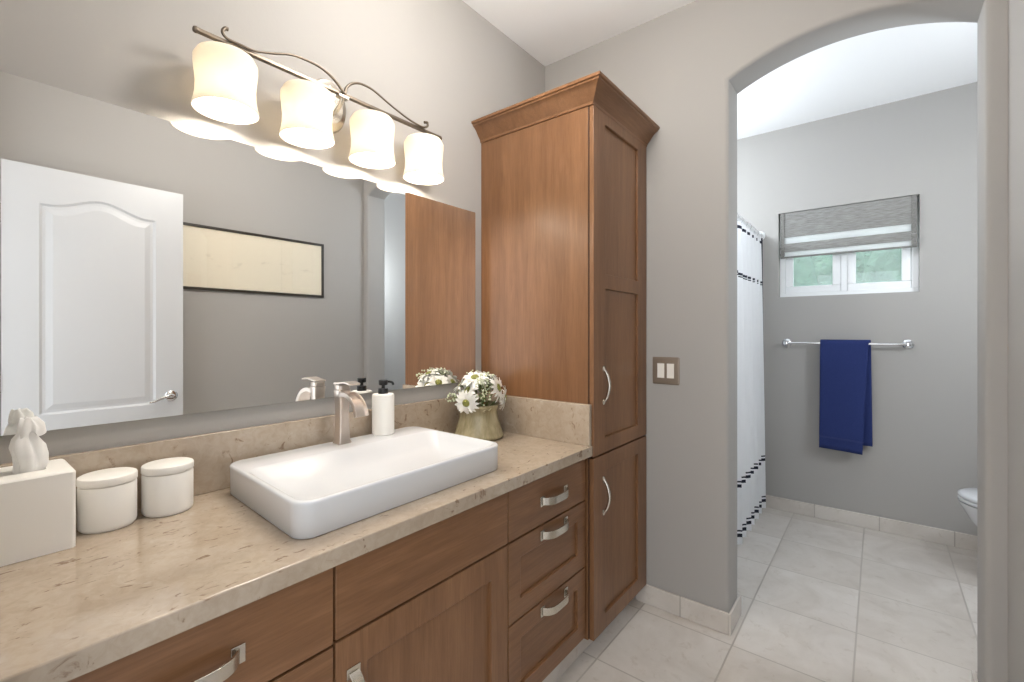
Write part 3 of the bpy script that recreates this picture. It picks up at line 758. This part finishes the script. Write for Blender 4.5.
DX0, DX1, DY, DZ = .182, .885, -.225, 2.108      # face towards the mirror at DY+.018
t = bpy.data.objects.new('door_1', None); COL.objects.link(t); t.location = (DX0, DY, .012)
t['kind'] = 'structure'; tag(t, 'white panelled entry door standing open, seen in the mirror at left', 'door')
def door_leaf():
    b = B(); yf, yb = DY+.018, DY-.018
    px0, px1 = .304, .757
    def panel_loop(i, z0, z1, arch, yy):
        x0, x1 = px0+i, px1-i; out = [(x0, yy, z0+i), (x1, yy, z0+i)]
        N = 18
        for k in range(N+1):
            s = k/N; x = x1+(x0-x1)*s; u = abs(2*s-1)
            hh = .055*arch*(.5+.5*math.cos(PI*min(1, u/.86)))
            out.append((x, yy, z1-i+hh))
        return out
    for z0, z1, arch in ((.915, 1.932, 1), (.20, .77, 0)):
        loops = [panel_loop(0, z0, z1, arch, yf), panel_loop(.010, z0, z1, arch, yf-.008), panel_loop(.022, z0, z1, arch, yf-.008), panel_loop(.048, z0, z1, arch, yf-.001)]
        loft(b, loops, False, True)
    # surrounding face: three strips + spandrel
    def quad(a, c): b.faces.new([b.verts.new(p) for p in ((a[0], yf, a[1]), (c[0], yf, a[1]), (c[0], yf, c[1]), (a[0], yf, c[1]))])
    quad((DX0, .012), (px0, DZ)); quad((px1, .012), (DX1, DZ)); quad((px0, .012), (px1, .20)); quad((px0, .77), (px1, .915))
    top = panel_loop(0, .915, 1.932, 1, yf)[2:]
    b.faces.new([b.verts.new(p) for p in [(px0, yf, DZ), (px1, yf, DZ)]+top])
    b2 = [(DX0, yb, .012), (DX1, yb, .012), (DX1, yb, DZ), (DX0, yb, DZ)]; b.faces.new([b.verts.new(p) for p in b2])
    for (xa, za), (xb_, zb) in (((DX0, .012), (DX1, .012)), ((DX1, .012), (DX1, DZ)), ((DX1, DZ), (DX0, DZ)), ((DX0, DZ), (DX0, .012))):
        b.faces.new([b.verts.new(p) for p in ((xa, yf, za), (xb_, yf, zb), (xb_, yb, zb), (xa, yb, za))])
    bmesh.ops.remove_doubles(b, verts=b.verts, dist=.0002)
    # flat wall of the lower panel's top: square panel above handled by strips
    return b
leaf = obj('door_leaf', door_leaf(), M['white_door'], t, smooth=False)
def lever(sy, yf):
    b = B(); hx, hz = .828, .955
    lathe(b, [(0, 0), (.031, 0), (.031, .004*sy), (.026, .009*sy), (.012, .011*sy), (.010, .040*sy), (0, .042*sy)], (hx, yf, hz), 28, 'Y')
    tube(b, smooth_path([(hx+.004, yf+.034*sy, hz), (hx-.02, yf+.040*sy, hz+.004), (hx-.055, yf+.042*sy, hz-.006), (hx-.085, yf+.040*sy, hz-.020), (hx-.108, yf+.036*sy, hz-.022)], 5), [.010]*6+[.009]*5+[.0075]*10, 10)
    obj('door_handle', b, M['chrome'], t, label='chrome lever handle')
lever(1, DY+.018); lever(-1, DY-.018)
b = B()
for z in (.28, 1.08, 1.86):
    tube(b, [(DX0-.006, DY+.020, z-.045), (DX0-.006, DY+.020, z+.045)], .006, 10)
    box(b, DX0-.011, DX0-.001, DY-.012, DY+.019, z-.044, z+.044)
obj('hinge', b, M['nickel'], t)

# ------------------------------------------------------------------ light switch
t = thing('light_switch', 'double rocker light switch in a taupe plate on the arch wall', 'light switch', (XA, .784, 1.13))
b = B(); y0, y1, z0, z1 = .720, .848, 1.068, 1.196
loft(b, [[(XA-.0005, y, z) for y, z in rrect(y0, y1, z0, z1, .006, 4)], [(XA-.004, y, z) for y, z in rrect(y0, y1, z0, z1, .006, 4)], [(XA-.0065, y, z) for y, z in rrect(y0+.005, y1-.005, z0+.005, z1-.005, .004, 4)]])
obj('plate', b, M['plate'], t, angle=30)
for yc in (.761, .807):
    b = B(); q = [(XA-.0060, 1.098), (XA-.0095, 1.098), (XA-.0075, 1.132), (XA-.0095, 1.166), (XA-.0060, 1.166)]
    v0 = [b.verts.new((x, yc-.0165, z)) for x, z in q]; v1 = [b.verts.new((x, yc+.0165, z)) for x, z in q]
    for k in range(5): b.faces.new((v0[k], v0[(k+1) % 5], v1[(k+1) % 5], v1[k]))
    b.faces.new(v0[::-1]); b.faces.new(v1); obj('rocker', b, M['rocker'], t, label='white rocker')

# ------------------------------------------------------------------ toilet room
# roman shade
t = thing('roman_shade', 'grey woven roman shade half drawn over the toilet room window', 'window shade', (3.90, .19, 2.19))
SY = (-.192, .566)
def panel(z0, z1, x, name, m, th=.003, lab=None):
    b = B(); n = 10; rows = []
    pts = [Vector((x-.004*math.sin(PI*k/n), (SY[0]+SY[1])/2, z0+(z1-z0)*k/n)) for k in range(n+1)]
    ribbon(b, pts, (0, SY[1]-SY[0], 0), th); obj(name, b, M[m], t, label=lab)
b = B(); box(b, 3.898, 3.935, SY[0], SY[1], 2.160, 2.190); obj('head_rail', b, M['hem'], t, bevel=.003)
panel(2.010, 2.188, 3.893, 'woven_panel', 'woven', lab='grey woven panel')
panel(1.955, 2.012, 3.900, 'sheer_band', 'sheer', lab='sheer white band')
panel(1.902, 1.962, 3.888, 'woven_panel', 'woven', .006, 'grey woven fold')
panel(1.868, 1.908, 3.897, 'sheer_band', 'sheer', lab='sheer white band')
b = B(); box(b, 3.889, 3.900, SY[0], SY[1], 1.858, 1.870); obj('hem_bar', b, M['hem'], t, bevel=.002, label='dark grey hem bar')
for y in (SY[0]+.014, SY[1]-.014):
    b = B(); box(b, 3.882, 3.886, y-.013, y+.013, 1.862, 2.188)
    for z in (1.885, 1.93): box(b, 3.878, 3.883, y-.015, y+.015, z-.010, z+.010)
    obj('side_tape', b, M['hem'], t, bevel=.001, label='dark grey side tape with clips')

# towel bar + towel
BX, BZ = 3.830, 1.238
t = thing('towel_bar', 'chrome towel bar under the window on the toilet room wall', 'towel bar', (XF, .19, BZ))
b = B(); tube(b, [(BX, -.150, BZ), (BX, .525, BZ)], .0085, 14); obj('rail', b, M['chrome'], t)
for y in (-.150, .525):
    b = B(); lathe(b, [(0, -.0005), (.028, -.0005), (.030, -.005), (.024, -.010), (.014, -.014), (.011, -.030), (.012, -.050), (.017, -.060), (.018, -.072), (.014, -.082), (0, -.085)], (XF, y, BZ), 26, 'X'); obj('post', b, M['chrome'], t)
t = thing('hand_towel', 'navy blue towel folded over the chrome towel bar', 'towel', (BX, .175, BZ))
def towel_sheet(y0t, y1t, y0b, y1b, zb, side, name, band=False):
    b = B(); path = []
    R1 = .0185
    # from just over the top of the bar down one side
    for k in range(7):
        a = PI/2*k/6; path.append((BX-side*R1*math.sin(a), BZ+.002+R1*math.cos(a)))
    n = 26
    for k in range(1, n+1):
        z = BZ-(BZ-zb)*k/n; path.append((BX-side*(R1+.004*math.sin(k*.35)+.004*k/n), z))
    ny = 22; grid = []
    for i, (x, z) in enumerate(path):
        s = i/(len(path)-1); row = []
        for j in range(ny+1):
            u = j/ny; ya = y0t+(y0b-y0t)*s; yb = y1t+(y1b-y1t)*s
            row.append(b.verts.new((x-side*.003*math.sin(u*7+1.3)*s, ya+(yb-ya)*u, z-(.014*(1-u) if side > 0 else 0)*s)))
        grid.append(row)
    for i in range(len(grid)-1):
        for j in range(ny): b.faces.new((grid[i][j], grid[i][j+1], grid[i+1][j+1], grid[i+1][j]))
    o = obj(name, b, M['towel'], t, angle=60)
    sd = o.modifiers.new('thick', 'SOLIDIFY'); sd.thickness = .013; sd.offset = 0
    return o
f = towel_sheet(.044, .314, .082, .320, .522, 1, 'front_layer')
towel_sheet(.040, .310, .030, .318, .560, -1, 'back_layer')
b = B()
pts = [(BX-.0335, y, .600-.012*(1-(y-.08)/.24)) for y in [.0765+.241*k/20 for k in range(21)]]
ribbon(b, pts, (0, 0, .012), .0045); obj('border_band', b, M['towel_band'], f, label='flat woven band near the hem')

# shower curtain, rod, rings
CYc = .700; RZ = 2.045
t = thing('shower_rod', 'white shower rod running to the window wall above the curtain', 'shower rod', (3.1, CYc, RZ))
b = B(); tube(b, [(XB+.002, CYc, RZ), (XF-.002, CYc, RZ)], .0135, 16); obj('rod', b, M['vinyl'], t)
for x, s in ((XB, 1), (XF, -1)):
    b = B(); lathe(b, [(0, .001*s), (.034, .001*s), (.034, .008*s), (.020, .026*s), (.0145, .030*s)], (x, CYc, RZ), 24, 'X'); obj('flange', b, M['vinyl'], t)
t = thing('shower_curtain', 'white shower curtain with dark stripe rows hanging beside the window wall', 'shower curtain', (3.2, CYc, .02))
b = B(); nx, nz = 260, 44; grid = []
X0c, X1c = 2.46, 3.862
for i in range(nz+1):
    z = .018+(2.022-.018)*i/nz; s = i/nz; row = []
    for j in range(nx+1):
        u = j/nx; x = X0c+(X1c-X0c)*u
        ph = 2*PI*u*11+.5*math.sin(u*9)
        amp = .012+.020*(1-s)**.6
        y = CYc-.004+amp*math.sin(ph)+.010*(1-s)*math.sin(ph*.5+1)-.012*(1-s)
        y = min(y, .742)
        row.append(b.verts.new((x+.010*(1-s)*math.sin(ph*2), y, z+.004*math.sin(ph)*(1-s))))
    grid.append(row)
for i in range(nz):
    for j in range(nx): b.faces.new((grid[i][j], grid[i][j+1], grid[i+1][j+1], grid[i+1][j]))
edge = [grid[i][nx].co.copy() for i in range(nz+1)]
sh = [grid[i][int(nx*.93)].co.copy() for i in range(10, nz-8)]
obj('cloth', b, M['curtain'], t, angle=80)
b = B(); ribbon(b, [Vector((p.x+.003, p.y-.008, p.z)) for p in edge], (0, .022, 0), .004); obj('side_hem', b, M['black_trim'], t, label='dark cord trim along the curtain edge')
b = B(); cd = [Vector((p.x, p.y-.022, p.z)) for p in sh if .40 < p.z < 1.2]
tube(b, cd, .006, 8); p0 = cd[0]; lathe(b, [(0, .012), (.006, .008), (.008, 0), (.006, -.006), (.014, -.05), (.016, -.085), (0, -.085)], (p0.x, p0.y, p0.z), 14); obj('tassel_cord', b, M['black_trim'], t, label='dark cord ending in a tassel')
ring0 = None; NR = 12
for k in range(NR):
    x = X0c+.03+(X1c-X0c-.05)*k/(NR-1)
    if ring0 is None:
        b = B(); tube(b, [(x, CYc+.021*math.cos(2*PI*i/20), RZ-.005+.024*math.sin(2*PI*i/20)) for i in range(21)], .0018, 6)
        ring0 = tag(obj('curtain_ring', b, M['chrome'], origin=(x, CYc, RZ-.005)), 'small chrome ring holding the striped curtain on its rod', 'curtain ring', 'rings on the shower rod'); x00 = x
    else:
        c = ring0.copy(); COL.objects.link(c); c.location = (x, CYc, RZ-.005)

# bathtub behind the curtain
t = thing('bathtub', 'white bathtub behind the shower curtain', 'bathtub', (3.12, 1.12, 0))
b = B(); bx0, bx1, by0, by1 = XB+.004, XF-.004, .765, YT-.004
def TL(i, z, r): return [(x, y, z) for x, y in rrect(bx0+i, bx1-i, by0+i, by1-i, r, 6)]
loft(b, [TL(.006, 0, .004), TL(.002, .40, .006), TL(0, .44, .01), TL(.004, .455, .012), TL(.06, .46, .08), TL(.075, .45, .09), TL(.10, .30, .12), TL(.15, .14, .16), TL(.22, .11, .12)])
obj('tub', b, M['ceramic'], t, angle=50)
b = B(); lathe(b, [(0, 0), (.022, 0), (.022, .003), (0, .004)], (2.72, 1.13, .111), 20); obj('drain', b, M['chrome'], t)

# toilet
TXc = 3.46; TFy = -.336
t = thing('toilet', 'white toilet just showing past the right jamb of the arch', 'toilet', (TXc, -.75, 0))
def ell(cx, cyf, cyb, hw, z, n=40, sq=.0):
    out = []
    L_ = cyf-cyb
    for k in range(n):
        a = 2*PI*k/n; x = hw*math.cos(a); y = math.sin(a)
        yy = cyf-L_*.45+(L_*.45)*y if y > 0 else cyf-L_*.45+(L_*.55)*y
        if y < 0: x = hw*math.copysign(abs(math.cos(a))**.7, math.cos(a))
        out.append((cx+x, yy, z))
    return out
b = B()
loft(b, [ell(TXc, -.56, -.99, .105, 0), ell(TXc, -.565, -.985, .100, .05), ell(TXc, -.55, -.98, .098, .14), ell(TXc, -.455, -.98, .125, .22), ell(TXc, -.385, -.96, .166, .31), ell(TXc, -.355, -.93, .182, .37), ell(TXc, -.340, -.92, .187, .395), ell(TXc, -.338, -.92, .188, .405), ell(TXc, -.385, -.89, .150, .406), ell(TXc, -.42, -.86, .125, .36), ell(TXc, -.52, -.80, .07, .25)])
obj('bowl', b, M['ceramic'], t, angle=60)
b = B(); loft(b, [ell(TXc, TFy-.006, -.86, .184, .4085), ell(TXc, TFy, -.86, .188, .413), ell(TXc, TFy, -.86, .188, .424), ell(TXc, TFy-.006, -.86, .184, .428)]); obj('seat', b, M['ceramic'], t, angle=60)
b = B(); loft(b, [ell(TXc, TFy-.004, -.875, .186, .430), ell(TXc, TFy, -.875, .189, .434), ell(TXc, TFy-.001, -.875, .188, .446), ell(TXc, TFy-.012, -.865, .178, .453), ell(TXc, TFy-.10, -.80, .10, .457)]); obj('lid', b, M['ceramic'], t, angle=60)
b = B(); loft(b, [[(x, y, z) for x, y in rrect(TXc-w, TXc+w, -1.100, yf, .03, 5)] for w, yf, z in ((.185, -.925, .38), (.200, -.905, .43), (.212, -.900, .72), (.214, -.900, .745))]); obj('tank', b, M['ceramic'], t, angle=50)
b = B(); loft(b, [[(x, y, z) for x, y in rrect(TXc-w, TXc+w, -1.104, yf, .03, 5)] for w, yf, z in ((.218, -.893, .7455), (.222, -.889, .752), (.222, -.889, .772), (.214, -.897, .780))]); obj('tank_lid', b, M['ceramic'], t, angle=50)
b = B(); tube(b, [(TXc-.15, -.897, .69), (TXc-.15, -.885, .69), (TXc-.145, -.880, .688), (TXc-.08, -.878, .680)], .007, 10); obj('flush_lever', b, M['chrome'], t, label='chrome flush lever')

# shrubs outside the window
def shrub(c, r, n, seed, label):
    rnd = random.Random(seed); t = thing('shrub', label, 'shrub', (c[0], c[1], -.02), 'shrubs outside the window')
    b = B()
    for k in range(n):
        d = Vector((rnd.gauss(0, 1), rnd.gauss(0, 1), rnd.gauss(0, 1))).normalized(); p = Vector(c)+Vector((d.x*r[0], d.y*r[1], d.z*r[2]))*rnd.uniform(.55, 1)**.5
        a = Vector((rnd.gauss(0, 1), rnd.gauss(0, 1), rnd.gauss(0, 1))).normalized(); s = a.cross(d).normalized(); l = rnd.uniform(.05, .09)
        b.faces.new([b.verts.new(q) for q in (p, p+a*l*.5+s*l*.25, p+a*l, p+a*l*.5-s*l*.25)])
    bmesh.ops.create_icosphere(b, subdivisions=3, radius=1.0, matrix=Matrix.Translation(c) @ Matrix.Diagonal((r[0]*.72, r[1]*.80, r[2]*.85, 1)))
    obj('foliage', b, M['hedge'], t, smooth=False)
    b = B(); tube(b, [(c[0], c[1], -.02), (c[0]+.03, c[1], c[2]*.5), (c[0], c[1]+.03, c[2])], [.04, .03, .015], 8); obj('trunk', b, M['twig'], t)
shrub((5.0, .82, 1.45), (.45, .52, 1.1), 1500, 5, 'pale green shrub outside, behind the left window pane')
shrub((6.0, .30, 1.45), (.45, .75, 1.25), 1200, 8, 'pale green shrub outside, set back behind the two nearer shrubs')
shrub((5.1, -.26, 1.40), (.45, .52, 1.1), 1500, 6, 'pale green shrub outside, behind the right window pane')
